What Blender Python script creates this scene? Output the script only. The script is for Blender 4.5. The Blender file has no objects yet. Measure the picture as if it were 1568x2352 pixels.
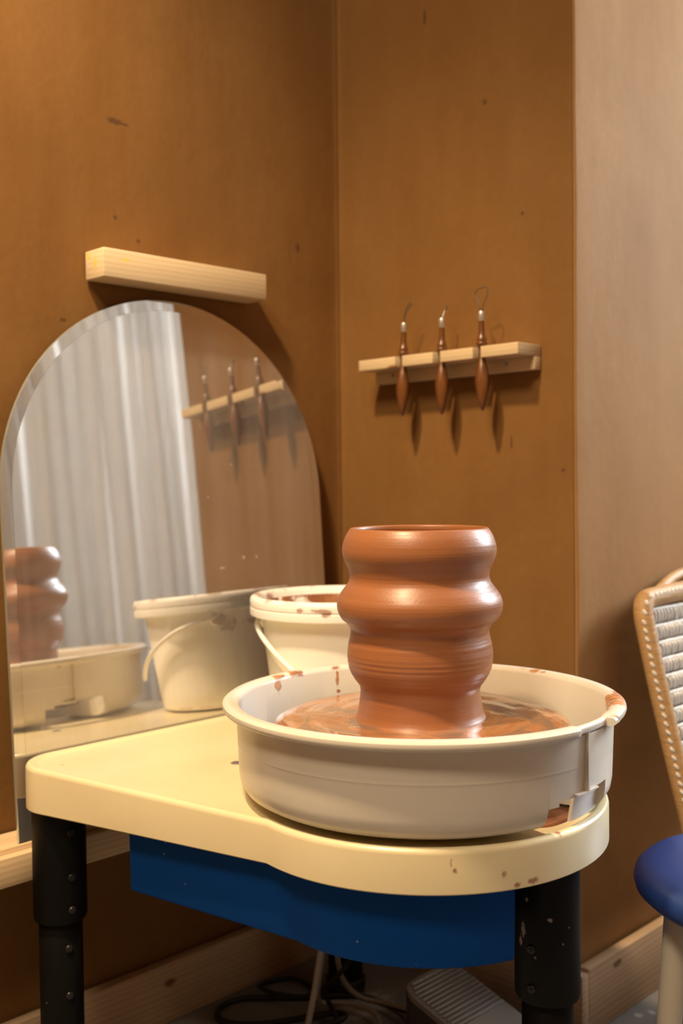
import bpy, bmesh, math, random
from mathutils import Vector, Matrix, noise
C = bpy.context.scene.collection
PI = math.pi
rnd = random.Random(7)

# ------------------------------------------------------------------ helpers
def new_bm(): return bmesh.new()

def loops_mesh(bm, loops, close=True, cap0=False, cap1=False):
    """bridge successive rings of equal length"""
    rings = [[bm.verts.new(p) for p in L] for L in loops]
    n = len(rings[0])
    for a, b in zip(rings, rings[1:]):
        for i in range(n if close else n - 1):
            j = (i + 1) % n
            try: bm.faces.new((a[i], a[j], b[j], b[i]))
            except ValueError: pass
    if cap0: bm.faces.new(list(reversed(rings[0])))
    if cap1: bm.faces.new(rings[-1])
    return rings

def lathe(bm, prof, c=(0, 0, 0), seg=64, closed=False, cap0=True, cap1=True):
    """revolve (r,z) profile about z through c"""
    rings = []
    P = list(prof)
    if closed: P = P + [P[0]]
    for r, z in P:
        r = max(r, 1e-4)
        rings.append([(c[0] + r*math.cos(2*PI*i/seg), c[1] + r*math.sin(2*PI*i/seg), c[2] + z) for i in range(seg)])
    if closed:
        vs = [[bm.verts.new(p) for p in L] for L in rings[:-1]]
        vs.append(vs[0])
        for a, b in zip(vs, vs[1:]):
            for i in range(seg):
                j = (i+1) % seg
                bm.faces.new((a[i], a[j], b[j], b[i]))
    else:
        loops_mesh(bm, rings, True, cap0, cap1)

def cyl(bm, a, b, r0, r1=None, seg=20, bev=0.0):
    a = Vector(a); b = Vector(b); r1 = r0 if r1 is None else r1
    d = (b-a); L = d.length; d.normalize()
    x = d.orthogonal().normalized(); y = d.cross(x)
    prof = [(r0, 0), (r1, L)]
    if bev: prof = [(r0-bev, 0), (r0, bev), (r1, L-bev), (r1-bev, L)]
    loops_mesh(bm, [[a + d*z + x*r*math.cos(2*PI*i/seg) + y*r*math.sin(2*PI*i/seg) for i in range(seg)] for r, z in prof], True, True, True)

def catmull(pts, n=8, closed=False):
    P = [Vector(p) for p in pts]; out = []
    N = len(P)
    rng = range(N if closed else N-1)
    for i in rng:
        if closed: p0, p1, p2, p3 = P[(i-1) % N], P[i], P[(i+1) % N], P[(i+2) % N]
        else: p0, p1, p2, p3 = P[max(i-1, 0)], P[i], P[i+1], P[min(i+2, N-1)]
        for k in range(n):
            t = k/n
            out.append(0.5*((2*p1) + (p2-p0)*t + (2*p0-5*p1+4*p2-p3)*t*t + (3*p1-p0-3*p2+p3)*t**3))
    if not closed: out.append(P[-1])
    return out

def tube(bm, pts, r, seg=10, closed=False, radii=None):
    pts = [Vector(p) for p in pts]
    n = len(pts); rings = []; x = None
    for i in range(n):
        if closed: d = pts[(i+1) % n] - pts[i-1]
        else: d = pts[min(i+1, n-1)] - pts[max(i-1, 0)]
        d.normalize()
        if x is None: x = d.orthogonal().normalized()
        else:
            x = (x - d*x.dot(d))
            x = x.normalized() if x.length > 1e-6 else d.orthogonal().normalized()
        y = d.cross(x)
        rr = radii[i] if radii else r
        rings.append([pts[i] + x*rr*math.cos(2*PI*k/seg) + y*rr*math.sin(2*PI*k/seg) for k in range(seg)])
    if closed: rings.append(rings[0])
    vs = [[bm.verts.new(p) for p in L] for L in (rings[:-1] if closed else rings)]
    if closed: vs.append(vs[0])
    for a, b in zip(vs, vs[1:]):
        for i in range(seg):
            j = (i+1) % seg
            bm.faces.new((a[i], a[j], b[j], b[i]))
    if not closed:
        bm.faces.new(list(reversed(vs[0]))); bm.faces.new(vs[-1])

def box(bm, lo, hi, bev=0.0, seg=2):
    t = bmesh.new()
    bmesh.ops.create_cube(t, size=1)
    for v in t.verts:
        v.co = Vector([(lo[k]+hi[k])/2 + v.co[k]*(hi[k]-lo[k]) for k in range(3)])
    if bev: bmesh.ops.bevel(t, geom=t.edges[:], offset=bev, segments=seg, affect='EDGES', profile=.5)
    me = bpy.data.meshes.new('t'); t.to_mesh(me); t.free(); bm.from_mesh(me); bpy.data.meshes.remove(me)

def prism(bm, poly, z0, z1, bev=0.0):
    t = bmesh.new()
    lo = [t.verts.new((x, y, z0)) for x, y in poly]
    f = t.faces.new(lo)
    r = bmesh.ops.extrude_face_region(t, geom=[f])
    for v in r['geom']:
        if isinstance(v, bmesh.types.BMVert): v.co.z = z1
    bmesh.ops.recalc_face_normals(t, faces=t.faces[:])
    if bev: bmesh.ops.bevel(t, geom=t.edges[:], offset=bev, segments=2, affect='EDGES', profile=.5)
    me = bpy.data.meshes.new('t'); t.to_mesh(me); t.free(); bm.from_mesh(me); bpy.data.meshes.remove(me)

def ellipsoid(bm, c, ax, seg=8, rings=6):
    """ax: three axis vectors (already scaled)"""
    c = Vector(c); X, Y, Z = (Vector(a) for a in ax)
    top = bm.verts.new(c + Z); bot = bm.verts.new(c - Z); R_ = []
    for k in range(1, rings):
        t = PI*k/rings
        R_.append([bm.verts.new(c + X*(math.sin(t)*math.cos(2*PI*i/seg)) + Y*(math.sin(t)*math.sin(2*PI*i/seg)) + Z*math.cos(t)) for i in range(seg)])
    for i in range(seg):
        j = (i+1) % seg
        bm.faces.new((top, R_[0][i], R_[0][j])); bm.faces.new((bot, R_[-1][j], R_[-1][i]))
        for a, b in zip(R_, R_[1:]): bm.faces.new((a[i], b[i], b[j], a[j]))

WORLD = {}   # object -> world origin
def obj(name, bm, mat, parent=None, smooth=40, loc=None, recalc=True):
    """link a bmesh given in world coordinates as one object"""
    if recalc: bmesh.ops.recalc_face_normals(bm, faces=bm.faces[:])
    base = Vector(loc) if loc is not None else (WORLD[parent.name].copy() if parent else Vector((0, 0, 0)))
    for v in bm.verts: v.co -= base
    me = bpy.data.meshes.new(name)
    bm.to_mesh(me); bm.free()
    if mat: me.materials.append(mat)
    if smooth:
        for f in me.polygons: f.use_smooth = True
        if smooth < 180: me.set_sharp_from_angle(angle=math.radians(smooth))
    o = bpy.data.objects.new(name, me); C.objects.link(o)
    if parent:
        o.parent = parent; o.location = base - WORLD[parent.name]
    else: o.location = base
    WORLD[o.name] = base
    return o

def thing(name, label, cat, loc, group=None):
    o = bpy.data.objects.new(name, None); C.objects.link(o)
    o.location = loc; o.empty_display_size = .05
    o['label'] = label; o['category'] = cat
    if group: o['group'] = group
    WORLD[o.name] = Vector(loc)
    return o

def tag(o, label, cat, group=None, kind=None):
    o['label'] = label; o['category'] = cat
    if group: o['group'] = group
    if kind: o['kind'] = kind
    return o

def structure(o, label, cat):
    o['kind'] = 'structure'; o['label'] = label; o['category'] = cat
    return o

# ------------------------------------------------------------------ materials
class NT:
    def __init__(s, name):
        s.m = bpy.data.materials.new(name); s.m.use_nodes = True
        s.t = s.m.node_tree; s.b = s.t.nodes['Principled BSDF']; s.out = s.t.nodes['Material Output']
        s._co = None
    def n(s, typ, **kw):
        o = s.t.nodes.new(typ)
        for k, v in kw.items(): setattr(o, k, v)
        return o
    def l(s, a, b): s.t.links.new(a, b)
    def set(s, node, i, v):
        if hasattr(v, 'links') or isinstance(v, bpy.types.NodeSocket): s.l(v, node.inputs[i])
        else: node.inputs[i].default_value = v
    def co(s):
        """world position"""
        if s._co is None: s._co = s.n('ShaderNodeNewGeometry').outputs['Position']
        return s._co
    def obco(s): return s.n('ShaderNodeTexCoord').outputs['Object']
    def vmath(s, op, a, b=None):
        o = s.n('ShaderNodeVectorMath', operation=op); s.set(o, 0, a)
        if b is not None: s.set(o, 1, b)
        return o.outputs['Value'] if op in ('LENGTH', 'DOT_PRODUCT', 'DISTANCE') else o.outputs['Vector']
    def math(s, op, a, b=None, c=None, clamp=False):
        o = s.n('ShaderNodeMath', operation=op, use_clamp=clamp); s.set(o, 0, a)
        if b is not None: s.set(o, 1, b)
        if c is not None: s.set(o, 2, c)
        return o.outputs[0]
    def noise(s, vec, scale, detail=3, rough=.55, dist=0.0):
        o = s.n('ShaderNodeTexNoise'); s.set(o, 'Vector', vec)
        o.inputs['Scale'].default_value = scale; o.inputs['Detail'].default_value = detail
        o.inputs['Roughness'].default_value = rough; o.inputs['Distortion'].default_value = dist
        return o.outputs['Fac']
    def ramp(s, fac, stops, interp='LINEAR'):
        o = s.n('ShaderNodeValToRGB'); o.color_ramp.interpolation = interp
        e = o.color_ramp.elements
        while len(e) < len(stops): e.new(0.5)
        for k, (p, c) in enumerate(stops):
            e[k].position = p; e[k].color = (*c, 1) if len(c) == 3 else c
        s.set(o, 'Fac', fac); return o.outputs['Color']
    def rng(s, fac, a, b, c=0.0, d=1.0):
        o = s.n('ShaderNodeMapRange'); o.clamp = True
        s.set(o, 0, fac); s.set(o, 1, a); s.set(o, 2, b); s.set(o, 3, c); s.set(o, 4, d)
        return o.outputs[0]
    def mix(s, fac, a, b, mode='MIX'):
        o = s.n('ShaderNodeMix', data_type='RGBA', blend_type=mode)
        s.set(o, 0, fac)
        for k, v in ((6, a), (7, b)):
            if isinstance(v, tuple): v = (*v, 1) if len(v) == 3 else v
            s.set(o, k, v)
        return o.outputs[2]
    def base(s, c): s.set(s.b, 'Base Color', (*c, 1) if isinstance(c, tuple) and len(c) == 3 else c)
    def p(s, **kw):
        for k, v in kw.items(): s.set(s.b, k.replace('_', ' '), v)
    def bump(s, h, strength=.3, dist=.002):
        o = s.n('ShaderNodeBump'); o.inputs['Strength'].default_value = strength; o.inputs['Distance'].default_value = dist
        s.l(h, o.inputs['Height']); s.l(o.outputs['Normal'], s.b.inputs['Normal'])
    def scaled(s, v, sc): return s.vmath('MULTIPLY', v, sc)
    def spots(s, lst, wob=.35, wscale=60, soft=.25):
        """union of little stains at given places: (centre, radii)"""
        co = s.co(); w = s.noise(co, wscale, 2)
        w = s.math('MULTIPLY', s.math('SUBTRACT', w, .5), wob*4)
        tot = None
        for c, r in lst:
            d = s.vmath('LENGTH', s.vmath('DIVIDE', s.vmath('SUBTRACT', co, tuple(c)), tuple(r)))
            d = s.math('ADD', d, w)
            k = s.rng(d, 1-soft, 1+soft, 1.0, 0.0)
            tot = k if tot is None else s.math('MAXIMUM', tot, k)
        return tot

def simple(name, col, rough=.5, metal=0.0, **kw):
    t = NT(name); t.base(col); t.p(Roughness=rough, Metallic=metal, **kw); return t.m

# plaster -----------------------------------------------------------
def plaster(name, c0, c1, c2, cs, cf, marks=True):
    t = NT(name); co = t.co()
    big = t.noise(co, 2.2, 5, .6, .6)
    streak = t.noise(t.scaled(co, (9, 9, 1.1)), 1.0, 4, .6, .3)
    fine = t.noise(co, 60, 4, .65)
    col = t.ramp(big, [(.28, c0), (.52, c1), (.75, c2)])
    col = t.mix(t.rng(streak, .35, .75, 0, .35), col, cs)
    col = t.mix(t.rng(fine, .3, .75, 0, .22), col, cf)
    # straw flecks and pits
    v = t.n('ShaderNodeTexVoronoi'); t.set(v, 'Vector', t.scaled(co, (1, 1, .6))); v.inputs['Scale'].default_value = 26
    fl = t.rng(v.outputs['Distance'], .03, .075, 1, 0)
    pick = t.rng(t.noise(co, 7.3, 1), .60, .66, 0, .55)
    col = t.mix(t.math('MULTIPLY', fl, pick), col, (.11, .052, .022))
    places = [((0, -.4577, 1.3367), (.01, .012, .0045)), ((0, -.4407, 1.3357), (.01, .008, .002)), ((0, -.459, 1.1976), (.01, .0035, .0035)),
             ((0, -.0989, 1.2067), (.01, .004, .008)), ((0, -.4198, 1.1691), (.01, .003, .003)), ((.3204, 0, 1.3923), (.004, .01, .004)),
             ((.2012, 0, 1.5585), (.003, .01, .012)), ((.3669, 0, .8677), (.0018, .01, .010)), ((.458, 0, .8246), (.003, .01, .003)),
             ((.3894, 0, 1.21), (.003, .01, .003)), ((0, -.5465, 1.0412), (.01, .005, .0025))]
    col = t.mix(t.math('MULTIPLY', t.spots(places, .3, 90), .8), col, (.085, .040, .018))
    t.base(col); t.p(Roughness=.82)
    t.b.inputs['Specular IOR Level'].default_value = .25
    h = t.math('ADD', t.math('MULTIPLY', fine, .35), t.noise(t.scaled(co, (14, 14, 6)), 1, 3))
    t.bump(h, .35, .004)
    return t.m

def pine(name, c0, c1, axis=1, sc=1.0, spots=None, spotcol=None, rough=.55):
    t = NT(name); co = t.obco()
    k = [55*sc]*3; k[axis] = 3.0*sc
    g = t.noise(t.scaled(co, tuple(k)), 1.0, 3, .6, .8)
    w = t.n('ShaderNodeTexWave', wave_type='BANDS', bands_direction='Z'); 
    wk = [14*sc]*3; wk[axis] = 1.6*sc
    t.set(w, 'Vector', t.scaled(co, tuple(wk))); w.inputs['Scale'].default_value = 3.2; w.inputs['Distortion'].default_value = 5; w.inputs['Detail'].default_value = 2; w.inputs['Detail Scale'].default_value = .7
    f = t.math('ADD', t.math('MULTIPLY', g, .62), t.math('MULTIPLY', w.outputs['Fac'], .38))
    col = t.ramp(f, [(.2, c0), (.85, c1)])
    if spots: col = t.mix(t.spots(spots, .25, 70), col, spotcol)
    t.base(col); t.p(Roughness=rough); t.bump(g, .15, .001)
    return t.m

M = {}
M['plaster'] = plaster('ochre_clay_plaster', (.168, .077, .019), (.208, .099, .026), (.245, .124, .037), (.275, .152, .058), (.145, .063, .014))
M['plaster_daylit'] = plaster('daylit_clay_plaster', (.305, .150, .047), (.353, .180, .061), (.395, .210, .080), (.425, .242, .100), (.27, .124, .037))  # same plaster, painted paler so the right wall carries daylight in its colour
M['pine'] = pine('pale_pine', (.60, .455, .27), (.70, .57, .39), 1, 1, [((.012, -.5125, 1.1325), (.005, .004, .006)), ((.03, -.5125, 1.120), (.004, .004, .009)), ((.052, -.475, 1.1265), (.01, .006, .0025))], (.80, .52, .12))
M['pine_rack'] = pine('rack_pine', (.60, .45, .26), (.70, .56, .37), 0, 1.3, [((.1415, -.02, .9865), (.0035, .008, .003)), ((.178, -.06, .9945), (.010, .008, .003))], (.30, .15, .06))
M['pine_board'] = pine('skirting_pine', (.50, .34, .20), (.66, .48, .31), 1, .8, [((.5, .075, .083), (.02, .012, .005)), ((.02, -.40, .06), (.02, .01, .006))], (.22, .11, .05))
M['pine_ledge'] = pine('ledge_pine', (.62, .44, .25), (.78, .60, .38), 1, 1)

t = NT('cream_plastic'); co = t.co()
col = t.ramp(t.noise(co, 7, 4), [(.3, (.76, .655, .41)), (.7, (.82, .72, .47))])
sk = [((.6821, -.5394, .4419), (.0022, .0022, .006)), ((.6841, -.5370, .4345), (.0025, .003, .0035)), ((.7127, -.495, .4265), (.003, .003, .0042)), ((.7188, -.4821, .4146), (.004, .004, .003)),
      ((.7251, -.4655, .4160), (.004, .007, .0035)), ((.7242, -.4683, .4409), (.0012, .0012, .0012)), ((.727, -.4260, .452), (.004, .004, .006)), ((.3272, -.618, .4401), (.0012, .01, .0045)),
      ((.28, -.40, .452), (.004, .003, .01)), ((.22, -.36, .452), (.003, .004, .01)), ((.12, -.63, .452), (.002, .002, .01))]
col = t.mix(t.math('MULTIPLY', t.spots(sk, .3, 300), .9), col, (.33, .13, .065))
t.base(col); t.p(Roughness=.34, Coat_Weight=.15, Coat_Roughness=.2); t.bump(t.noise(co, 220, 2), .06, .0006)
M['cream'] = t.m

t = NT('off_white_plastic'); co = t.co()
col = t.ramp(t.noise(co, 9, 3), [(.3, (.68, .635, .55)), (.7, (.73, .685, .605))])
sp = [((.318, -.430, .566), (.010, .014, .006)), ((.319, -.436, .556), (.008, .006, .010)), ((.312, -.398, .567), (.012, .013, .008)), ((.3200, -.3562, .566), (.006, .006, .004)),
      ((.322, -.3362, .566), (.006, .007, .005)), ((.3252, -.3358, .552), (.004, .0022, .012)), ((.3253, -.3353, .5316), (.003, .003, .003)), ((.3205, -.4356, .54), (.0012, .0016, .03)),
      ((.536, -.187, .567), (.013, .012, .005)), ((.515, -.187, .568), (.010, .009, .004)), ((.573, -.192, .567), (.006, .006, .003)),
      ((.700, -.262, .560), (.020, .024, .012)), ((.690, -.235, .563), (.012, .016, .006)), ((.716, -.290, .562), (.012, .014, .007)), ((.722, -.335, .566), (.008, .014, .004)), ((.680, -.215, .564), (.008, .009, .004)), ((.729, -.352, .566), (.004, .006, .003))]
m1 = t.spots(sp, .45, 110, .2)
v = t.n('ShaderNodeTexVoronoi'); t.set(v, 'Vector', co); v.inputs['Scale'].default_value = 95
inside = t.rng(t.vmath('LENGTH', t.vmath('SUBTRACT', t.scaled(co, (1, 1, 0)), (.5238, -.3976, 0))), .2085, .2095, 1, 0)
speck = t.math('MULTIPLY', t.math('MULTIPLY', t.rng(v.outputs['Distance'], .10, .17, 1, 0), t.rng(t.noise(co, 30, 1), .56, .62)), inside)
mask = t.math('MAXIMUM', m1, t.math('MULTIPLY', speck, .8))
clay = t.ramp(t.noise(co, 70, 3), [(.35, (.30, .115, .045)), (.65, (.55, .26, .11))])
col = t.mix(mask, col, clay)
t.base(col); t.set(t.b, 'Roughness', t.rng(mask, 0, 1, .33, .5)); t.p(Coat_Weight=.2, Coat_Roughness=.15)
hgt = t.math('ADD', t.math('MULTIPLY', mask, 1.0), t.math('MULTIPLY', t.noise(co, 260, 2), .05)); t.bump(hgt, .35, .0015)
M['pan'] = t.m

t = NT('blue_painted_steel'); co = t.co()
v = t.n('ShaderNodeTexVoronoi'); t.set(v, 'Vector', co); v.inputs['Scale'].default_value = 70
sp = t.math('MULTIPLY', t.rng(v.outputs['Distance'], .05, .11, 1, 0), t.rng(t.noise(co, 22, 1), .60, .66))
t.base(t.mix(t.math('MULTIPLY', sp, .8), (.002, .056, .275), (.42, .33, .24))); t.p(Roughness=.6); t.b.inputs['Specular IOR Level'].default_value = .08
t.bump(t.noise(co, 300, 2), .08, .0008); M['blue'] = t.m

t = NT('black_painted_steel'); co = t.co()
v = t.n('ShaderNodeTexVoronoi'); t.set(v, 'Vector', co); v.inputs['Scale'].default_value = 60
sp = t.math('MULTIPLY', t.rng(v.outputs['Distance'], .05, .10, 1, 0), t.rng(t.noise(co, 19, 1), .55, .62))
m2 = t.spots([((.674, -.412, .336), (.0028, .004, .007)), ((.670, -.411, .323), (.0022, .004, .006)), ((.663, -.413, .318), (.003, .003, .006)), ((.7045, -.3495, .328), (.004, .004, .012)), ((.679, -.412, .37), (.002, .003, .002)), ((.703, -.405, .352), (.002, .003, .002))], .5, 200)
mk = t.math('MAXIMUM', t.math('MULTIPLY', sp, .7), t.math('MULTIPLY', m2, .75))
t.base(t.mix(mk, (.0055, .0050, .0048), (.40, .34, .30))); t.p(Roughness=.5); t.b.inputs['Specular IOR Level'].default_value = .12; M['black'] = t.m
M['black_plain'] = simple('black_rubber', (.014, .013, .013), .6)
M['bolt'] = simple('dark_bolt', (.03, .028, .027), .35, .6)

def clay_mat():
    t = NT('wet_terracotta'); co = t.co(); oc = t.obco()
    sx = t.n('ShaderNodeSeparateXYZ'); t.l(oc, sx.inputs[0])
    ring = t.noise(t.scaled(oc, (3, 3, 260)), 1, 3, .6)
    ring2 = t.noise(t.scaled(oc, (1.2, 1.2, 70)), 1, 2, .5)
    col = t.ramp(ring2, [(.3, (.290, .104, .037)), (.7, (.355, .140, .054))])
    col = t.mix(t.rng(t.noise(co, 14, 3), .35, .7, 0, .3), col, (.29, .12, .055))
    pits = [((.482, -.492, .670), (.0012, .0012, .0022)), ((.507, -.489, .664), (.001, .001, .001)), ((.476, -.487, .664), (.0008, .0008, .0008))]
    col = t.mix(t.spots(pits, .2, 400), col, (.10, .03, .015))
    t.base(col); t.set(t.b, 'Roughness', t.rng(ring, .3, .7, .33, .48)); t.p(Coat_Weight=.2, Coat_Roughness=.32)
    h = t.math('ADD', t.math('MULTIPLY', ring, .8), t.math('MULTIPLY', t.noise(co, 420, 2), .35)); t.bump(h, .35, .0012)
    return t.m
M['clay'] = clay_mat()

t = NT('wet_slip'); co = t.co()
d = t.vmath('SUBTRACT', co, (.5238, -.3976, .54))
rad = t.vmath('LENGTH', t.scaled(d, (1, 1, 0)))
sep = t.n('ShaderNodeSeparateXYZ'); t.l(d, sep.inputs[0])
ang = t.math('ARCTAN2', sep.outputs[1], sep.outputs[0])
cmb = t.n('ShaderNodeCombineXYZ'); t.l(t.math('MULTIPLY', rad, 42), cmb.inputs[0]); t.l(t.math('MULTIPLY', t.math('SINE', ang), 1.3), cmb.inputs[1]); t.l(t.math('MULTIPLY', t.math('COSINE', ang), 1.3), cmb.inputs[2])
sw = t.noise(cmb.outputs[0], 1.0, 4, .6, 1.0)
col = t.ramp(sw, [(.34, (.19, .145, .112)), (.45, (.28, .15, .085)), (.55, (.43, .195, .082)), (.70, (.35, .145, .058))])
t.base(col); t.p(Roughness=.13, Coat_Weight=.6, Coat_Roughness=.05); t.bump(t.math('ADD', sw, t.math('MULTIPLY', t.noise(co, 45, 2), .5)), .35, .004)
M['slip'] = t.m
t = NT('brown_sludge'); t.base(t.ramp(t.noise(t.co(), 40, 3), [(.3, (.15, .055, .028)), (.7, (.30, .125, .06))])); t.p(Roughness=.25); M['sludge'] = t.m

def bucket_mat():
    t = NT('white_bucket_plastic'); co = t.co(); oc = t.obco()
    s = t.n('ShaderNodeSeparateXYZ'); t.l(oc, s.inputs[0])
    r = t.vmath('LENGTH', t.scaled(oc, (1, 1, 0)))
    wall = t.math('ADD', t.math('MULTIPLY', s.outputs[2], .115), .0962)     # inner wall radius by height
    ins = t.math('MULTIPLY', t.math('LESS_THAN', r, wall), t.math('GREATER_THAN', s.outputs[2], .004))
    blot = t.rng(t.noise(t.scaled(co, (1, 1, .7)), 26, 4, .6, .5), .43, .49)
    m_in = t.math('MULTIPLY', ins, blot)
    top = t.rng(s.outputs[2], .1795, .1870, 0, 1)
    m_top = t.math('MULTIPLY', top, t.rng(t.noise(co, 30, 3), .52, .6, 0, .8))
    sm = t.spots([((.090, -.268, .600), (.02, .012, .009)), ((.085, -.262, .587), (.012, .020, .014)), ((.073, -.225, .593), (.014, .022, .007)), ((.09, -.245, .625), (.014, .009, .012)), ((.265, -.312, .632), (.012, .010, .003)), ((.277, -.307, .629), (.008, .006, .005)), ((.24, -.324, .632), (.006, .006, .003))], .6, 70)
    mask = t.math('MAXIMUM', t.math('MAXIMUM', m_in, m_top), t.math('MULTIPLY', sm, .75))
    clay = t.ramp(t.noise(co, 50, 2), [(.3, (.25, .095, .045)), (.7, (.42, .19, .09))])
    t.base(t.mix(mask, (.97, .965, .95), clay)); t.p(Roughness=.38)
    t.b.inputs['Subsurface Weight'].default_value = .12; t.b.inputs['Subsurface Scale'].default_value = .01
    return t.m
M['bucket'] = bucket_mat()

# mirror
t = NT('dusty_mirror'); co = t.co()
gl = t.n('ShaderNodeBsdfGlossy'); gl.inputs['Color'].default_value = (.78, .775, .77, 1); gl.inputs['Roughness'].default_value = .025
df = t.n('ShaderNodeBsdfDiffuse'); df.inputs['Color'].default_value = (.62, .60, .60, 1)
hz = t.noise(t.scaled(co, (1, 22, .9)), 1, 4, .6, .2); hz2 = t.noise(co, 6, 3)
fac = t.math('ADD', t.rng(hz, .3, .75, .08, .22), t.rng(hz2, .35, .7, 0, .06))
dots = t.spots([((.037, -.2562, .6939), (.01, .003, .003)), ((.0371, -.2293, .6938), (.01, .0022, .0028)), ((.0359, -.3654, .7068), (.01, .0022, .0018)), ((.033, -.30, .68), (.01, .006, .0018)), ((.03, -.32, .79), (.01, .0012, .0018)), ((.027, -.27, .84), (.01, .0012, .0015))], .3, 200)
ms = t.n('ShaderNodeMixShader'); t.l(t.math('MAXIMUM', fac, t.math('MULTIPLY', dots, .6)), ms.inputs[0]); t.l(gl.outputs[0], ms.inputs[1]); t.l(df.outputs[0], ms.inputs[2]); t.l(ms.outputs[0], t.out.inputs[0])
M['mirror'] = t.m
M['mirror_edge'] = simple('ground_glass_edge', (.62, .70, .66), .12, .75)

t = NT('turned_hardwood'); oc = t.obco()
g = t.noise(t.scaled(oc, (160, 160, 14)), 1, 3, .6, .6)
s = t.n('ShaderNodeSeparateXYZ'); t.l(oc, s.inputs[0])
col = t.ramp(g, [(.3, (.085, .026, .006)), (.7, (.20, .075, .020))])
col = t.mix(t.rng(s.outputs[2], .0, .022, .75, 0), col, (.035, .012, .006))
t.base(col); t.p(Roughness=.33, Coat_Weight=.35, Coat_Roughness=.2); M['tool'] = t.m
M['ferrule'] = simple('aluminium_ferrule', (.78, .77, .75), .3, .85)
M['wire'] = simple('steel_wire', (.16, .15, .14), .4, .8)
M['screw'] = simple('zinc_screw', (.45, .50, .50), .35, .9)

t = NT('concrete_floor'); co = t.co()
col = t.ramp(t.noise(co, 5, 5), [(.3, (.175, .165, .155)), (.7, (.255, .24, .225))])
col = t.mix(t.spots([((.530, .125, 0), (.006, .005, .01)), ((.548, .150, 0), (.007, .005, .01)), ((.520, .103, 0), (.006, .006, .01)), ((.56, .17, 0), (.005, .004, .01)), ((.20, -.16, 0), (.03, .05, .01))], .3, 90), col, (.46, .44, .40))
t.base(col); t.p(Roughness=.6); t.bump(t.noise(co, 90, 3), .2, .001); M['floor'] = t.m
M['ceiling'] = simple('white_ceiling', (.72, .68, .60), .85)
M['white_trim'] = simple('white_window_paint', (.75, .74, .70), .5)

t = NT('linen_curtain'); oc = t.co()
wv = t.noise(t.scaled(oc, (120, 120, 8)), 1, 2)
t.base(t.ramp(wv, [(.3, (.62, .59, .56)), (.7, (.72, .69, .66))])); t.p(Roughness=.9)
tr = t.n('ShaderNodeBsdfTranslucent'); tr.inputs['Color'].default_value = (.72, .68, .62, 1)
ms = t.n('ShaderNodeMixShader'); ms.inputs[0].default_value = .35
t.l(t.b.outputs[0], ms.inputs[1]); t.l(tr.outputs[0], ms.inputs[2]); t.l(ms.outputs[0], t.out.inputs[0]); M['curtain'] = t.m

t = NT('wrapped_cane'); oc = t.co()
g = t.noise(t.scaled(oc, (40, 40, 420)), 1, 3, .6)
t.base(t.ramp(g, [(.3, (.36, .20, .075)), (.7, (.52, .32, .14))])); t.p(Roughness=.55); t.bump(g, .5, .0015); M['cane'] = t.m
t = NT('twisted_paper_cord'); g = t.noise(t.co(), 260, 3)
t.base(t.ramp(g, [(.3, (.60, .56, .50)), (.7, (.80, .77, .73))])); t.p(Roughness=.7); t.bump(g, .4, .001); M['cord'] = t.m

t = NT('blue_seat_vinyl'); co = t.co()
sm = t.spots([((.742, -.165, .383), (.022, .022, .01))], .6, 60, .6)
t.base(t.mix(t.math('MULTIPLY', sm, .30), (.018, .050, .215), (.45, .36, .32))); t.p(Roughness=.42); t.bump(t.noise(co, 200, 2), .08, .001); M['seat'] = t.m
t = NT('cream_painted_tube'); co = t.co()
sm = t.spots([((.722, -.232, .262), (.010, .010, .004)), ((.724, -.23, .256), (.005, .008, .008)), ((.730, -.226, .250), (.003, .004, .010)), ((.720, -.232, .247), (.003, .003, .006))], .9, 220)
t.base(t.mix(sm, (.60, .545, .44), (.42, .22, .08))); t.p(Roughness=.4); M['tube'] = t.m
M['pedal'] = simple('grey_cast_pedal', (.30, .285, .275), .45, .3)
M['pedal_side'] = simple('dark_pedal_body', (.05, .048, .05), .55)
M['grey_cable'] = simple('grey_cable_jacket', (.30, .265, .22), .5)
M['black_cable'] = simple('black_cable_jacket', (.013, .012, .012), .5)

# ------------------------------------------------------------------ room shell
NW = .478
def wob(p):
    q = Vector(p)
    return (noise.noise(q*2.2)*.0035 + noise.noise(q*7)*.0014 + noise.noise(q*21)*.0006)
def plan_path():
    P = [(0, y, (1, 0)) for y in ([-3.2 + .1*i for i in range(22)] + [-1.0 + .02*i for i in range(50)])]
    r = .010
    for i in range(0, 5):
        a = PI - (PI/2)*i/4 * 1.0
        P.append((r + r*math.cos(a), -r + r*math.sin(a), (-math.cos(a), -math.sin(a))))
    P += [(x, 0, (0, -1)) for x in [.02 + .02*i for i in range(23)]]
    q = .008
    for i in range(0, 7):
        a = -PI/2 + (PI/2)*i/6
        P.append((NW - q + q*math.cos(a), q + q*math.sin(a), (math.cos(a), math.sin(a))))
    P += [(NW, y, (1, 0)) for y in [.03 + .02*i for i in range(48)] + [1.0 + .1*i for i in range(15)]]
    return P
PATH = plan_path()
i_in = 72 + 2; i_out = 72 + 5 + 23 + 3
zs = [-.0 + .025*i for i in range(113)]
def wall_strip(name, a, b, mat=None):
    bm = new_bm()
    rows = []
    for z in zs:
        row = []
        for (x, y, n) in PATH[a:b+1]:
            d = wob((x, y, z))
            row.append((x + n[0]*d, y + n[1]*d, z))
        rows.append(row)
    loops_mesh(bm, rows, False)
    # a solid back so that the wall has thickness
    return obj(name, bm, mat or M['plaster'], smooth=180, recalc=False)
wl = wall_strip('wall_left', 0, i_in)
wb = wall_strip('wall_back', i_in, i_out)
wr = wall_strip('wall_right', i_out, len(PATH)-1, M['plaster_daylit'])
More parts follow.
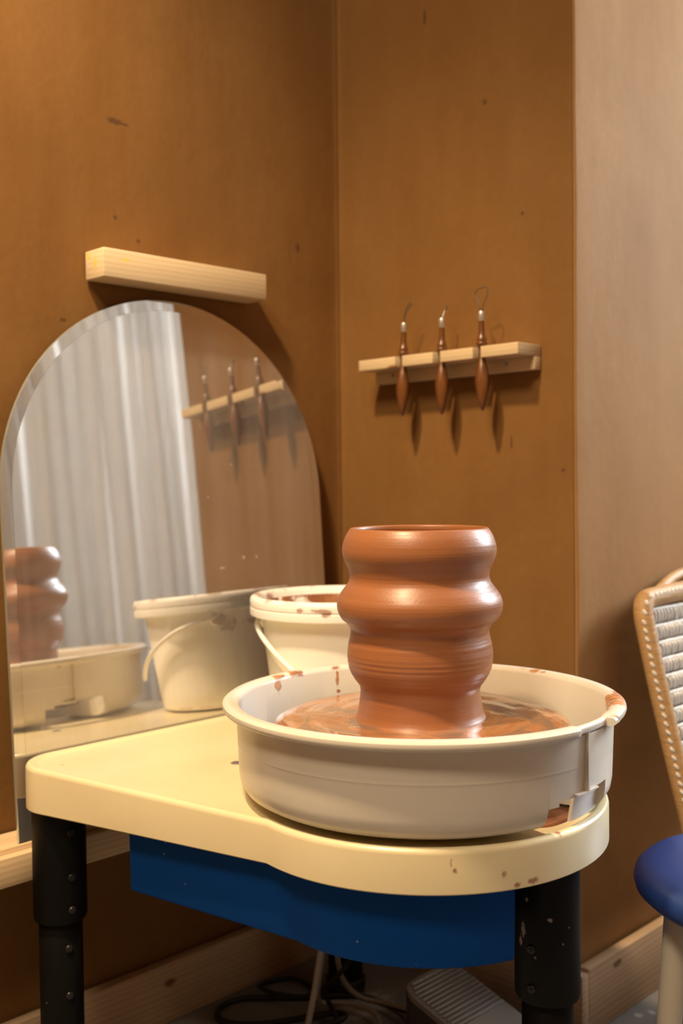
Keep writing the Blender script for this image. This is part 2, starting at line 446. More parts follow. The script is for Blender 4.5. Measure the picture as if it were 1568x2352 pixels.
for w_, s_ in ((wl, 1), (wb, 1), (wr, 1)):
    # outward thickness away from the room
    md = w_.modifiers.new('thickness', 'SOLIDIFY'); md.thickness = .06; md.offset = -1; md.use_even_offset = True
structure(wl, 'ochre clay plaster wall behind the arched mirror', 'wall')
structure(wb, 'narrow ochre clay plaster wall carrying the tool rack', 'wall')
structure(wr, 'clay plaster wall with daylight painted in, beyond the outer corner, behind the blue stool', 'wall')

bm = new_bm(); box(bm, (-.2, -3.4, -.08), (2.9, 2.6, 0)); structure(obj('floor', bm, M['floor'], smooth=0), 'grey concrete floor with pale paint spots', 'floor')
bm = new_bm(); box(bm, (-.2, -3.4, 2.8), (2.9, 2.6, 2.88)); structure(obj('ceiling', bm, M['ceiling'], smooth=0), 'plain pale ceiling above the pottery corner', 'ceiling')
def wall_hole(name, axis, pos, thick, u0, u1, hu0, hu1, hz0, hz1, label):
    """wall slab with one rectangular opening"""
    bm = new_bm()
    for (a, b, z0, z1) in ((u0, hu0, 0, 2.8), (hu1, u1, 0, 2.8), (hu0, hu1, 0, hz0), (hu0, hu1, hz1, 2.8)):
        if axis == 'y': box(bm, (a, pos, z0), (b, pos+thick, z1))
        else: box(bm, (pos, a, z0), (pos+thick, b, z1))
    return structure(obj(name, bm, M['plaster_daylit'], smooth=0), label, 'wall')
wall_hole('wall_far', 'y', 2.4, .12, .42, 2.72, 0.95, 1.95, 1.3, 2.55, 'far plaster wall with the daylight window')
wall_hole('wall_window', 'x', 2.72, .12, -3.2, 2.4, .75, 1.85, .4, 2.3, 'plaster wall behind the long pale curtain')
bm = new_bm(); box(bm, (-.06, -3.32, 0), (2.84, -3.2, 2.8)); structure(obj('wall_front', bm, M['plaster_daylit'], smooth=0), 'plaster wall behind the camera', 'wall')
def win(name, axis, pos, u0, u1, z0, z1):
    bm = new_bm()
    w = .05
    def b(a, c, e, f):
        if axis == 'y': box(bm, (a, pos+.03, e), (c, pos+.08, f), .004)
        else: box(bm, (pos+.03, a, e), (pos+.08, c, f), .004)
    b(u0, u0+w, z0, z1); b(u1-w, u1, z0, z1); b(u0+w, u1-w, z0, z0+w); b(u0+w, u1-w, z1-w, z1)
    um = (u0+u1)/2; b(um-.025, um+.025, z0+w, z1-w)
    return structure(obj(name, bm, M['white_trim']), 'white window frame', 'window')
win('window_1', 'y', 2.4, 0.95, 1.95, 1.3, 2.55)
win('window_2', 'x', 2.72, .75, 1.85, .4, 2.3)

# baseboards
bm = new_bm(); box(bm, (.0042, -3.1, 0), (.0225, -.024, .090), .002); structure(obj('baseboard_left', bm, M['pine_board'], smooth=30), 'pine skirting board along the wall under the mirror', 'baseboard')
M['pine_board_x'] = pine('skirting_pine_back', (.46, .31, .19), (.60, .43, .28), 0, .8)
bm = new_bm(); box(bm, (.0042, -.0225, 0), (NW+.0225, -.0042, .095), .002); structure(obj('baseboard_back', bm, M['pine_board_x'], smooth=30), 'pine skirting board under the tool rack wall', 'baseboard')
bm = new_bm(); box(bm, (NW+.0042, -.004, 0), (NW+.0225, 2.38, .100), .0025); structure(obj('baseboard_right', bm, M['pine_board'], smooth=30), 'pine skirting board behind the blue stool', 'baseboard')

# ------------------------------------------------------------------ curtain
bm = new_bm()
NX = 260; rows = []
fold = [(rnd.uniform(.8, 1.25), rnd.uniform(-.4, .4)) for _ in range(60)]
for k in range(24):
    z = .03 + 2.52*k/23
    row = []
    for i in range(NX+1):
        s = i/NX; y = .12 + s*2.16
        ph = s*23*2*PI + .9*math.sin(s*31) + .5*math.sin(s*71+1) + .12*math.sin(z*2+s*40)
        a = .030 + .012*math.sin(s*53 + .8) + .004*math.sin(z*3+s*20)
        row.append((2.57 + a*math.sin(ph) + .012*math.sin(2*ph+.7), y + .010*math.sin(ph*2) + .006*math.sin(z*1.7+i*.2), z))
    rows.append(row)
loops_mesh(bm, rows, False)
cu = obj('curtain', bm, M['curtain'], smooth=180, recalc=False)
cu.modifiers.new('cloth', 'SOLIDIFY').thickness = .0012
tag(cu, 'long pale grey pleated curtain seen reflected in the arched mirror', 'curtain')
rod = thing('curtain_rod', 'dark metal rod the pale pleated curtain hangs from', 'curtain rod', (2.57, 1.2, 2.57))
bm = new_bm(); cyl(bm, (2.57, .02, 2.565), (2.57, 2.385, 2.565), .012); obj('pole', bm, M['bolt'], rod)
for y in (.05, 2.35):
    bm = new_bm(); cyl(bm, (2.57, y, 2.565), (2.719, y, 2.565), .008); obj('bracket', bm, M['bolt'], rod)

# ------------------------------------------------------------------ mirror (leaning), ledge, batten
K = .0668
def mpt(y, z, off=0.0):
    n = Vector((1, 0, K)).normalized()
    return Vector((.0597 - K*(z-.35), y, z)) + n*off
def outline(inset):
    y0, y1 = -.6600+inset, -.0815-inset
    zb = .3455 + inset; zc = .7955; cy = -.37075; R = .28925 - inset; RZ = .2905 - inset
    pts = []
    for i in range(10): pts.append((y1, zb + (zc-zb)*i/10))
    for i in range(65):
        a = PI*i/64
        pts.append((cy + R*math.cos(a), zc + RZ*math.sin(a)))
    for i in range(1, 11): pts.append((y0, zc + (zb-zc)*i/10))
    for i in range(1, 12): pts.append((y0 + (y1-y0)*i/12, zb))
    return pts
mr = thing('arched_mirror', 'large frameless arched mirror leaning against the ochre wall on the pine ledge', 'mirror', tuple(mpt(-.37, .3455)))
bm = new_bm(); bm.faces.new([bm.verts.new(mpt(y, z, 0)) for y, z in outline(.016)])
back = [bm.verts.new(mpt(y, z, -.003)) for y, z in outline(.016)]
obj('mirror_face', bm, M['mirror'], mr, smooth=0)
bm = new_bm()
loops_mesh(bm, [[mpt(y, z, 0) for y, z in outline(.0158)], [mpt(y, z, -.0007) for y, z in outline(.0006)]], True)
bmesh.ops.recalc_face_normals(bm, faces=bm.faces[:])
be = obj('bevel', bm, M['mirror'], mr, smooth=20)
be['label'] = 'bevelled glass border'
bm = new_bm()
loops_mesh(bm, [[mpt(y, z, -.0007) for y, z in outline(.0006)], [mpt(y, z, -.0019) for y, z in outline(0)], [mpt(y, z, -.0055) for y, z in outline(0)], [mpt(y, z, -.006) for y, z in outline(.0006)]], True, False, True)
ge = obj('glass_edge', bm, M['mirror_edge'], mr, smooth=30); ge['label'] = 'pale polished glass rim'

lg = thing('mirror_ledge', 'pale pine ledge on the wall that the arched mirror stands on', 'shelf', (.040, -.52, .300))
bm = new_bm(); box(bm, (.0045, -1.15, .3005), (.0635, -.03, .3448), .0015); obj('shelf_board', bm, M['pine_ledge'], lg, smooth=30)
bm = new_bm(); box(bm, (.0648, -1.15, .3005), (.0800, -.03, .3385), .002); obj('front_strip', bm, M['pine_ledge'], lg, smooth=30)

bm = new_bm(); box(bm, (.0035, -.512, 1.0995), (.0510, -.2135, 1.1402), .0022)
tag(obj('wooden_batten', bm, M['pine'], smooth=30, loc=(.027, -.36, 1.0995)), 'short pale pine batten fixed on the wall just above the arched mirror', 'batten')

# ------------------------------------------------------------------ tool rack and tools
rk = thing('tool_rack', 'small pale pine rack with three slots holding ribbon tools', 'tool rack', (.26, 0, .9735))
TX = [(.193, .188), (.271, .270), (.349, .350)]
poly = [(.103, -.0015), (.103, -.0595)]
for (xa, xb) in TX:
    xm = xa - .001
    poly += [(xm-.0085, -.0595), (xm-.0080, -.043), (xm-.004, -.0395), (xm+.004, -.0395), (xm+.0062, -.043), (xm+.0062, -.0595)]
poly += [(.4215, -.0595), (.4215, -.0015)]
bm = new_bm(); prism(bm, poly, .9935, 1.0105, .0008); obj('slotted_shelf', bm, M['pine_rack'], rk, smooth=30)
bm = new_bm(); box(bm, (.1015, -.018, .9735), (.4215, -.0015, .9933), .0012); obj('back_board', bm, M['pine_rack'], rk, smooth=30)
for x, z in ((.3712, .9855), (.1508, .9845)):
    bm = new_bm(); cyl(bm, (x, -.0175, z), (x, -.0195, z), .0034, .0026, 16); obj('screw', bm, M['screw'], rk)

hp = [(.0006, 0), (.0022, .002), (.0044, .009), (.0070, .020), (.0091, .031), (.0104, .043), (.0101, .053), (.0083, .065), (.0061, .074), (.0047, .082), (.0043, .090), (.0052, .0945), (.0060, .0960),
      (.0072, .0972), (.0084, .0990), (.0084, .1015), (.0072, .1030), (.0066, .1035), (.0074, .1050), (.0070, .1085), (.0056, .1120), (.0046, .118), (.0042, .128), (.0043, .1345)]
sm = catmull([(r, 0, z) for r, z in hp], 3)
LAB = ['ribbon tool in the rack slot nearest the inner wall corner', 'ribbon tool in the middle slot of the pine rack', 'ribbon tool with an open triangular wire loop nearest the outer wall corner']
tools = []
for k, ((xa, xb), (yt, zt)) in enumerate(zip(TX, ((-.0485, .9155), (-.0480, .9140), (-.0500, .9150)))):
    r_ = thing('ribbon_tool', 'dark turned wooden ' + LAB[k], 'pottery tool', (xb, yt, zt), 'ribbon tools hanging in the pine rack')
    tools.append(r_)
    if k == 0:
        bm = new_bm(); lathe(bm, [(p.x, p.z) for p in sm], (xb, yt, zt), 28); h = obj('handle', bm, M['tool'], r_, smooth=60)
        bm = new_bm(); lathe(bm, [(.0046, .134), (.0049, .1345), (.0049, .1465), (.0044, .148), (.0025, .149)], (xb, yt, zt), 24); fe = obj('ferrule', bm, M['ferrule'], r_, smooth=40); fe['label'] = 'bright metal ferrule'
    else:
        for src, lb in ((h, None), (fe, 'bright metal ferrule')):
            c = src.copy(); C.objects.link(c); c.parent = r_; c.location = (0, 0, 0)
    bm = new_bm()
    L = [[(0, 0, .147), (.001, 0, .156), (.0042, .001, .166), (.0088, .004, .174), (.0105, .006, .179), (.006, .006, .180), (.003, .003, .172), (.0012, 0, .160), (.0005, 0, .147)],
         [(0, 0, .147), (-.0010, .002, .154), (-.0012, .009, .161), (-.0004, .013, .166), (.0008, .012, .168), (.0016, .005, .160), (.0005, 0, .147)],
         [(-.001, 0, .147), (-.003, 0, .158), (-.0085, .001, .168), (-.0118, .002, .176), (-.0090, .002, .1815), (0, .002, .1835), (.0078, .002, .1840), (.0108, .002, .178), (.0100, .001, .170), (.0045, 0, .158), (.001, 0, .147)]][k]
    pts = catmull(L, 5)
    tube(bm, [Vector(p) + Vector((xb, yt, zt)) for p in pts], .0008, 6)
    w = obj('wire_loop', bm, M['wire'], r_); w['label'] = 'thin dark wire loop'
    r_.rotation_euler = (0, math.atan2(xa-xb, .137), 0)

# ------------------------------------------------------------------ potter's wheel
PX, PY = .5238, -.3976
def table_outline():
    """rounded teardrop: wide rear along the wall, round front under the pan"""
    R = .2105; pts = []
    # front arc from near kink, round the front (+X), to the far kink
    a0 = math.atan2(-.6045-PY, .4850-PX); a1 = -a0
    for i in range(73):
        a = a0 + (a1-a0)*i/72
        pts.append((PX + R*math.cos(a), PY + R*math.sin(a)))
    def corner(p, q, s, r, n=10):
        p, q, s = Vector(p), Vector(q), Vector(s)
        d1 = (p-q).normalized(); d2 = (s-q).normalized()
        ang = d1.angle(d2); t_ = r/math.tan(ang/2)
        c = q + (d1+d2).normalized()*(r/math.sin(ang/2))
        A = q + d1*t_; B = q + d2*t_
        v0 = A-c; v1 = B-c
        th0 = math.atan2(v0.y, v0.x); th1 = math.atan2(v1.y, v1.x)
        dth = (th1-th0+PI) % (2*PI) - PI
        return [(c.x + r*math.cos(th0+dth*i/n), c.y + r*math.sin(th0+dth*i/n)) for i in range(n+1)]
    last = pts[-1]; first = pts[0]
    rr = (.0585, -.090); rl = (.0585, -.6850)
    def lerp(a, b, n): return [(a[0]+(b[0]-a[0])*i/n, a[1]+(b[1]-a[1])*i/n) for i in range(1, n)]
    c1 = corner(last, rr, rl, .060, 14); c2 = corner(rr, rl, first, .060, 14)
    pts += lerp(last, c1[0], 10) + c1 + lerp(c1[-1], c2[0], 12) + c2 + lerp(c2[-1], first, 10)
    return pts
TO = table_outline()
def inset(poly, d):
    n = len(poly); out = []
    for i in range(n):
        p0, p1, p2 = Vector(poly[i-1]), Vector(poly[i]), Vector(poly[(i+1) % n])
        e1 = (p1-p0).normalized(); e2 = (p2-p1).normalized()
        n1 = Vector((-e1.y, e1.x)); n2 = Vector((-e2.y, e2.x))
        m = (n1+n2)
        m = m/max(.35, m.dot(n1)) if m.length > 1e-6 else n1
        out.append(tuple(p1 + m*d))
    return out
def ring(poly, d, z): return [(x, y, z) for x, y in (inset(poly, d) if d else poly)]
def tring(d, z):
    # the rear of the top stands a touch higher and its skirt is deeper there
    out_ = []
    for x, y in (inset(TO, d) if d else TO):
        f_ = min(1.0, max(0.0, (.485-x)/.425))
        out_.append((x, y, z + (.0025*f_ if z > .43 else -.0098*f_)))
    return out_
pw = thing('pottery_wheel', 'cream topped electric pottery wheel with blue housing on black legs', 'pottery wheel', (.42, -.39, 0))
bm = new_bm()
loops_mesh(bm, [tring(.007, .442), tring(.0055, .4105), tring(.0045, .4098), tring(.0012, .4100), tring(.0, .4115), tring(.0, .4495), tring(.0004, .4516), tring(.0014, .4534), tring(.0030, .4547), tring(.0052, .4552), tring(.0085, .4551), tring(.0105, .4545), tring(.0120, .4534), tring(.0135, .4524), tring(.016, .4519)], True, True, True)
obj('table_top', bm, M['cream'], pw, smooth=24)
bm = new_bm(); lathe(bm, [(.0035, .4515), (.0075, .4520), (.0075, .4535), (.006, .4545), (.001, .4548)], (.2760, -.4720, 0), 20); pl = obj('screw_cap', bm, simple('grey_screw_cap', (.22, .21, .20), .4, .5), pw); pl['label'] = 'small grey screw cap in the table top'

# housing under the table
def housing_outline():
    R = .186; pts = []
    a0 = math.atan2(-.5830-PY, .506-PX); a1 = math.radians(-19.5)
    for i in range(41):
        a = a0 + (a1-a0)*i/40
        pts.append((PX + R*math.cos(a), PY + R*math.sin(a)))
    pts += [(.685, -.4485), (.66, -.4425), (.6350, -.4360), (.6335, -.43), (.6330, -.36), (.6330, -.26), (.62, -.235), (.50, -.205), (.36, -.187), (.2590, -.172)]
    for i in range(1, 6): pts.append((.2590, -.172 + (-.6240+.172)*i/6))
    pts.append((.2590, -.6240))
    for i in range(1, 6): pts.append((.2590 + (pts[0][0]-.2590)*i/6, -.6240 + (pts[0][1]+.6240)*i/6))
    return pts
HO = housing_outline()
bm = new_bm()
loops_mesh(bm, [ring(HO, 0, .4415), ring(HO, .001, .3300), ring(HO, .0025, .3268), ring(HO, .005, .3260)], True, True, True)
obj('housing', bm, M['blue'], pw, smooth=35)

LEGS = [((.1140, -.6330), .262), ((.1400, -.1430), .262), ((.6810, -.3770), .262)]
for (x, y), zsl in LEGS:
    bm = new_bm(); cyl(bm, (x, y, .022), (x, y, zsl+.02), .0275, None, 32, .001)
    lg_ = obj('leg', bm, M['black'], pw, smooth=50)
    lathe_bm = new_bm(); rs_ = .0338 if y < -.5 else .0350
    lathe(lathe_bm, [(.0290, zsl-.004), (rs_-.0015, zsl-.004), (rs_, zsl), (rs_, .4415), (.029, .4415)], (x, y, 0), 40); obj('leg_sleeve', lathe_bm, M['black'], lg_, smooth=50)
    bm = new_bm(); lathe(bm, [(.024, .0), (.031, .0), (.032, .004), (.032, .020), (.029, .0225), (.02, .0225)], (x, y, 0), 32); obj('foot_cap', bm, M['black_plain'], lg_)
    ca = math.atan2(-1.3276-y, 1.3235-x)
    for z, dphi, r0 in ((.375, .10, .0352), (.318, .42 if x < .3 else -.5, .0352), (.268+.008, .42 if x < .3 else -.5, .0352), (.225, .35 if x < .3 else -.35, .0277), (.165, .35 if x < .3 else -.35, .0277)):
        if x < .3 and z in (.375,): dphi = .42
        if z == .375 and x > .3: continue
        bm = new_bm(); a = ca + dphi; u = Vector((math.cos(a), math.sin(a), 0)); c0 = Vector((x, y, z)) + u*(r0-.0015)
        cyl(bm, c0, c0 + u*.0032, .0052, .0046, 16, .0006); cyl(bm, c0 + u*.0025, c0 + u*.0042, .0024, .0018, 6)
        obj('bolt', bm, M['bolt'], lg_)
# wheel head, shaft, slip
bm = new_bm(); cyl(bm, (PX, PY, .4415), (PX, PY, .528), .026, None, 28); obj('shaft', bm, M['bolt'], pw)
bm = new_bm(); lathe(bm, [(.02, .5245), (.160, .5245), (.1665, .527), (.1675, .5310), (.1660, .5362), (.15, .5366), (.01, .5366)], (PX, PY, 0), 96); wh = obj('wheel_head', bm, M['sludge'], pw, smooth=50)
bm = new_bm()
rings = []
for r in [.002, .03, .05, .0685, .0735, .078, .085, .095, .105, .115, .125, .135, .145, .154, .161, .1655, .1685]:
    L = []
    for i in range(160):
        a = 2*PI*i/160
        rr = r*(1 + (.012*noise.noise(Vector((math.cos(a)*2, math.sin(a)*2, 3))) if r > .16 else 0))
        q = Vector((rr*math.cos(a+r*9)*26, rr*math.sin(a+r*9)*26, 1))
        h = .5385 + .0011*noise.noise(q) + .0008*math.sin(r*420 + 2*math.sin(a))*(r > .08)
        if r > .16: h -= (r-.16)*.30
        if r >= .1685: h = .5355
        L.append((PX + rr*math.cos(a), PY + rr*math.sin(a), h))
    rings.append(L)
loops_mesh(bm, rings, True, True, False)
sl = obj('clay_slip', bm, M['slip'], wh, smooth=180); sl['label'] = 'glossy wet brown and grey slip coating the wheel head'

# ------------------------------------------------------------------ splash pan (two halves)
sp_ = thing('splash_pan', 'round off-white two-piece splash pan with clay smears on the cream wheel table', 'splash pan', (PX, PY, .4552))
def pan_profile(dr):
    return [(.055, .4590), (.130, .4590), (.186+dr, .4590), (.1965+dr, .4607), (.2048+dr, .4655), (.2098+dr, .4735), (.2115+dr, .4830), (.2121+dr, .5000), (.21265+dr, .5150), (.2127+dr, .5178), (.21288+dr, .5182), (.21288+dr, .5188), (.21278+dr, .5192), (.21285+dr, .5220), (.2134+dr, .5350),
            (.2140+dr, .5500), (.2146+dr, .5522), (.2175, .5532), (.2225, .5528), (.2265, .5535), (.2290, .5555), (.2300, .5585), (.2293, .5617), (.2262, .5640), (.2215, .5648), (.2165, .5645), (.2125, .5625), (.2102, .5585),
            (.2085, .4850), (.2060, .4745), (.2000, .4680), (.1900, .4640), (.130, .4630), (.055, .4630)]
def pan_half(a0, a1, dr, notches):
    """notches: list of (start, end, z) in degrees where the low wall is cut away"""
    degs = set()
    n = int((a1-a0)/1.6)
    for i in range(n+1): degs.add(round(a0+(a1-a0)*i/n, 3))
    for s, e, z in notches:
        for v in (s-.06, s+.06, e-.06, e+.06):
            if a0 <= v <= a1: degs.add(round(v, 3))
    bm = new_bm(); slices = []
    base = pan_profile(dr)
    for d in sorted(degs):
        zb = None
        for s, e, z in notches:
            if s < d < e: zb = z
        a = math.radians(d); L = []
        # the rolled rim is cut back to a flat ledge across each joint
        dj = (d-2.0+180) % 360 - 180
        t_ = 1.0 if -4.5 < dj < 11.0 else (max(0.0, 1-(-4.5-dj)/3.0) if dj <= -4.5 else max(0.0, 1-(dj-11.0)/2.0))
        for k, (r, z) in enumerate(base):
            if t_ > 0 and z > .5510 and r > .2102:
                r2 = .2105 + (r-.2105)*.42
                z2 = .551 + (z-.551)*.75
                r, z = r + (r2-r)*t_, z + (z2-z)*t_
            if zb and z < zb:
                z = zb
                r = (.2117+dr) if k < 18 else .2086
            L.append((PX + r*math.cos(a), PY + r*math.sin(a), z))
        slices.append(L)
    loops_mesh(bm, slices, True, True, True)
    return bm
JA, JB = 2.0, 184.0
fh = obj('pan_half', pan_half(JB-360-.3, JA+.2, 0, [(-13.2, -9.0, .4835), (-9.1, 99, .4885), (-200, JB-360+10, .4885), (JB-360+9.9, JB-360+14, .4835)]), M['pan'], sp_, smooth=38)
rh = obj('pan_half', pan_half(JA, JB, .0026, [(-9, 15.5, .4925), (JB-15, 999, .4925)]), M['pan'], sp_, smooth=45)
# joint clips on the rim: flat plate over the rolled rim, vertical strip and little latch
for J, sgn in ((JA, 1), (JB, 1)):
    def arc_plate(bm, a0, a1, prof, n=14):
        sl_ = []
        for i in range(n+1):
            a = math.radians(a0+(a1-a0)*i/n)
            sl_.append([(PX + r*math.cos(a), PY + r*math.sin(a), z) for r, z in prof])
        loops_mesh(bm, sl_, True, True, True)
    if J == JA:
        bm = new_bm()
        arc_plate(bm, J+10.6, J+14.6, [(.2180, .5525), (.2180, .5605), (.2235, .5612), (.2270, .5606), (.2290, .5590), (.2298, .5568), (.2290, .5545), (.2268, .5530), (.2230, .5522)], 8)
        obj('rim_clip', bm, M['pan'], rh, smooth=50)
    bm = new_bm()
    arc_plate(bm, J-.05, J+.55, [(.2120, .4915), (.2120, .5540), (.2176, .5545), (.2174, .4915)], 2)
    arc_plate(bm, J-5.0, J+6.0, [(.2110, .4910), (.2110, .4926), (.2172, .4926), (.2174, .4910)], 12)
    obj('joint_flange', bm, M['pan'], rh, smooth=30)
    if J == JA:
        bm = new_bm()
        arc_plate(bm, J-3.0, J+14.5, [(.1985, .4600), (.2020, .4600), (.2085, .4927), (.2045, .4927)], 16)
        obj('drain_channel', bm, M['pan'], rh, smooth=40)
bm = new_bm(); lathe(bm, [(.100, .4518), (.118, .4518), (.118, .4595), (.100, .4595)], (PX, PY, 0), 64, closed=True); obj('foot_ring', bm, M['pan'], sp_)
# sludge on the pan floor (seen left of the wheel head) and under the notch
bm = new_bm()
lathe(bm, [(.1000, .4631), (.100, .4740), (.15, .4770), (.190, .4785), (.2035, .4815), (.2070, .4850), (.2050, .4745), (.1990, .4688), (.1890, .4646), (.1300, .4632)], (PX, PY, 0), 120, closed=True)
# keep it out of the notches
for v in bm.verts[:]:
    pass
kill = [f for f in bm.faces if min(abs((math.degrees(math.atan2(f.calc_center_median().y-PY, f.calc_center_median().x-PX)) - j + 180) % 360 - 180) for j in (0, 182)) < 21]
bmesh.ops.delete(bm, geom=kill, context='FACES')
bmesh.ops.holes_fill(bm, edges=bm.edges[:], sides=24)
tag(obj('clay_sludge', bm, M['sludge'], smooth=60, loc=(PX, PY, .4631)), 'dark wet brown clay sludge lying in the bottom of the splash pan', 'clay', kind='stuff')
bm = new_bm()
pts = []
for i in range(40):
    a = 2*PI*i/40; r = 1 + .18*noise.noise(Vector((math.cos(a)*1.5, math.sin(a)*1.5, 7)))
    pts.append((.0175*r*math.cos(a), .052*r*math.sin(a)))
cxp, cyp = PX + .168, PY + .022
loops_mesh(bm, [[(cxp+x*s, cyp+y*s, z) for x, y in pts] for s, z in ((1, .4521), (.97, .4538), (.9, .4550), (.6, .4556), (.05, .4558))], True, True, True)
tag(obj('clay_puddle', bm, M['sludge'], smooth=70, loc=(cxp, cyp, .4521)), 'small brown clay puddle on the cream table under the notch of the splash pan', 'clay')

# ------------------------------------------------------------------ vase
VX, VY = .5219, -.3976
out = [(.0760, .5380), (.0748, .5400), (.0736, .5425), (.0722, .5466), (.0706, .5562), (.0694, .5680), (.0694, .5716), (.0706, .5762), (.0738, .5806), (.0777, .5862), (.0810, .5922), (.0827, .5975), (.0832, .6010), (.0838, .6035), (.0838, .6065), (.0843, .6095), (.0842, .6130), (.0839, .6165), (.0828, .6244), (.0811, .6310), (.0802, .6362), (.0803, .6406),
       (.0822, .6448), (.0855, .6490), (.0902, .6530), (.0934, .6584), (.0953, .6640), (.0958, .6695), (.0949, .6750), (.0925, .6806), (.0893, .6855), (.0860, .6897), (.0826, .6945), (.0808, .6995), (.0806, .7035), (.0816, .7090), (.0838, .7145), (.0866, .7206), (.0884, .7260), (.0890, .7315), (.0885, .7375), (.0868, .7436), (.0845, .7492), (.0820, .7535), (.0806, .7556)]
outer = [(p.x, p.z) for p in catmull([(r, 0, z) for r, z in out], 3)]
rim = [(.0798, .7568), (.0785, .7575), (.0768, .7572), (.0755, .7560)]
inner = [(r - .0075, z) for r, z in reversed(out) if .552 < z < .752]
outer = [(r_ + (  .00009*math.sin(z_*950 + 1.3*math.sin(z_*310)) if .584 < z_ < .628 else 0), z_) for r_, z_ in [(p.x, p.z) for p in catmull([(r, 0, z) for r, z in out], 6)]]
prof = outer + rim + inner + [(.05, .547), (.001, .546)]
bm = new_bm(); lathe(bm, prof, (VX, VY, 0), 128)
ntw = {}
tag(obj('clay_vase', bm, M['clay'], smooth=180, loc=(VX, VY, .538)), 'freshly thrown wet terracotta vase with three bulging tiers on the wheel head', 'vase')

# ------------------------------------------------------------------ bucket
BX, BY, BZ = .1945, -.2040, .4572
bk = thing('slip_bucket', 'white plastic bucket with clay-stained inside standing on the wheel table beside the mirror', 'bucket', (BX, BY, BZ))
H = .1850
def br(z): return .0975 + .115*z
pr = [(.060, .002), (.088, .0), (.0945, .0015), (.0975, .006)] + [(br(z), z) for z in (.03, .08, .12, .150, .158)]
pr += [(.1195, .158), (.1300, .1570), (.1325, .1585), (.1330, .164), (.1325, .169), (.1310, .1695), (.1310, .1715), (.1325, .1725), (.1328, .178), (.1318, .1830), (.1290, .1858), (.1240, .1862), (.1205, .1845), (.1175, .1800)]
pr += [(br(z)-.0034, z) for z in (.15, .12, .08, .03)] + [(.092, .006), (.085, .004), (.001, .004)]
pr = [(.001, .002)] + pr
bm = new_bm(); lathe(bm, pr, (BX, BY, BZ), 96, cap0=True, cap1=True); bo = obj('bucket_body', bm, M['bucket'], bk, smooth=45)
# bail: lugs on the two sides that face left and right in the view, bail hangs on the front
hd = Vector((.700, .714, 0)); fd = Vector((.714, -.700, 0))
hd = (hd*.985 - fd*(-.17)).normalized(); fd = Vector((hd.y, -hd.x, 0))
for s in (-1, 1):
    bm = new_bm(); c0 = Vector((BX, BY, BZ+.146)) + hd*s*.106
    cyl(bm, c0, c0 + hd*s*.013, .0135, .0125, 24, .002)
    lu = obj('lug', bm, M['bucket'], bo)
    bm = new_bm(); cyl(bm, c0 + hd*s*.0125, c0 + hd*s*.019, .0065, .006, 16, .001); obj('lug_pin', bm, M['bucket'], lu)
bm = new_bm(); pts = []
for i in range(41):
    a = PI*i/40
    c0 = Vector((BX, BY, BZ+.146))
    drop = -.092*(1-abs(math.cos(a)))**.95
    pts.append(c0 - hd*.1225*math.cos(a) + fd*(.1245*math.sin(a)) + Vector((0, 0, drop)))
rings = []
tube(bm, pts, .0036, 10); obj('bail_handle', bm, M['bucket'], bk)

# ------------------------------------------------------------------ woven chair by the right wall
ch = thing('woven_chair', 'woven white cord chair with tan cane-wrapped frame against the right-hand wall behind the blue stool', 'chair', (.75, .32, 0))
def cpt(y, z, off=0.0):
    """point on the reclined back plane (off = towards the sitter)"""
    return Vector((.519 + .235*(.62-z) + off, y, z + .235*off))
YL, YR = .1145, .560
fr = [(YL+.016, .20), (YL+.006, .35), (YL, .50), (YL, .585), (YL+.003, .610), (YL+.012, .624), (YL+.032, .629), (.25, .632), (.335, .634), (.42, .632), (YR-.032, .629), (YR-.012, .624), (YR-.003, .610), (YR, .585), (YR, .50), (YR-.006, .35), (YR-.016, .20)]
fpts = catmull([cpt(y, z) for y, z in fr], 7)
bm = new_bm(); tube(bm, fpts, .0150, 14); bf = obj('back_frame', bm, M['cane'], ch, smooth=80)
# stitches along the frame
bm = new_bm(); dist = 0; nxt = .006
for a, b in zip(fpts, fpts[1:]):
    L = (b-a).length
    while nxt <= dist+L:
        c = a + (b-a)*((nxt-dist)/L); d = (b-a).normalized()
        f_ = Vector((.972, 0, .23)); sd = d.cross(f_).normalized()
        k_ = abs(d.y)
        v_ = (f_*(.42+.5*k_) - sd*(.90-.6*k_)).normalized(); w_ = d.cross(v_).normalized()
        ellipsoid(bm, c + v_*.0145, ((d*.0050-w_*.0018), w_*.0030, v_*.0028), 8, 6)
        nxt += .0125
    dist += L
st = obj('stitches', bm, M['cord'], bf, smooth=180); st['label'] = 'pale cord loops stitched along the frame'
# weave
bm = new_bm(); z = .622 - .012
row = 0
while z > .285:
    for k in range(46):
        y = YL + .018 + .0100*k + (.003 if row % 2 else 0)
        if y > YR - .018: break
        j = rnd.uniform(-.0006, .0006); tl = rnd.uniform(.0060, .0095)
        ellipsoid(bm, cpt(y + j, z - .010, .002 + rnd.uniform(-.001, .001)), (Vector((0, .0044, 0)), Vector((.003, -tl, .0128)), Vector((.0048, 0, .001))), 6, 6)
    yy = [cpt(YL + .012 + (YR-YL-.024)*i/60, z + .0012 + rnd.uniform(-.0004, .0004), .003 + .0008*math.sin(i*1.9)) for i in range(61)]
    tube(bm, yy, .0029, 6)
    tube(bm, [p_ + Vector((-.007, 0, -.009)) for p_ in yy], .0068, 6)  # thick cords added behind to block window light through the weave gaps
    z -= .0245; row += 1
wv = obj('woven_back', bm, M['cord'], ch, smooth=180); wv['label'] = 'white twisted cord woven in horizontal rows'
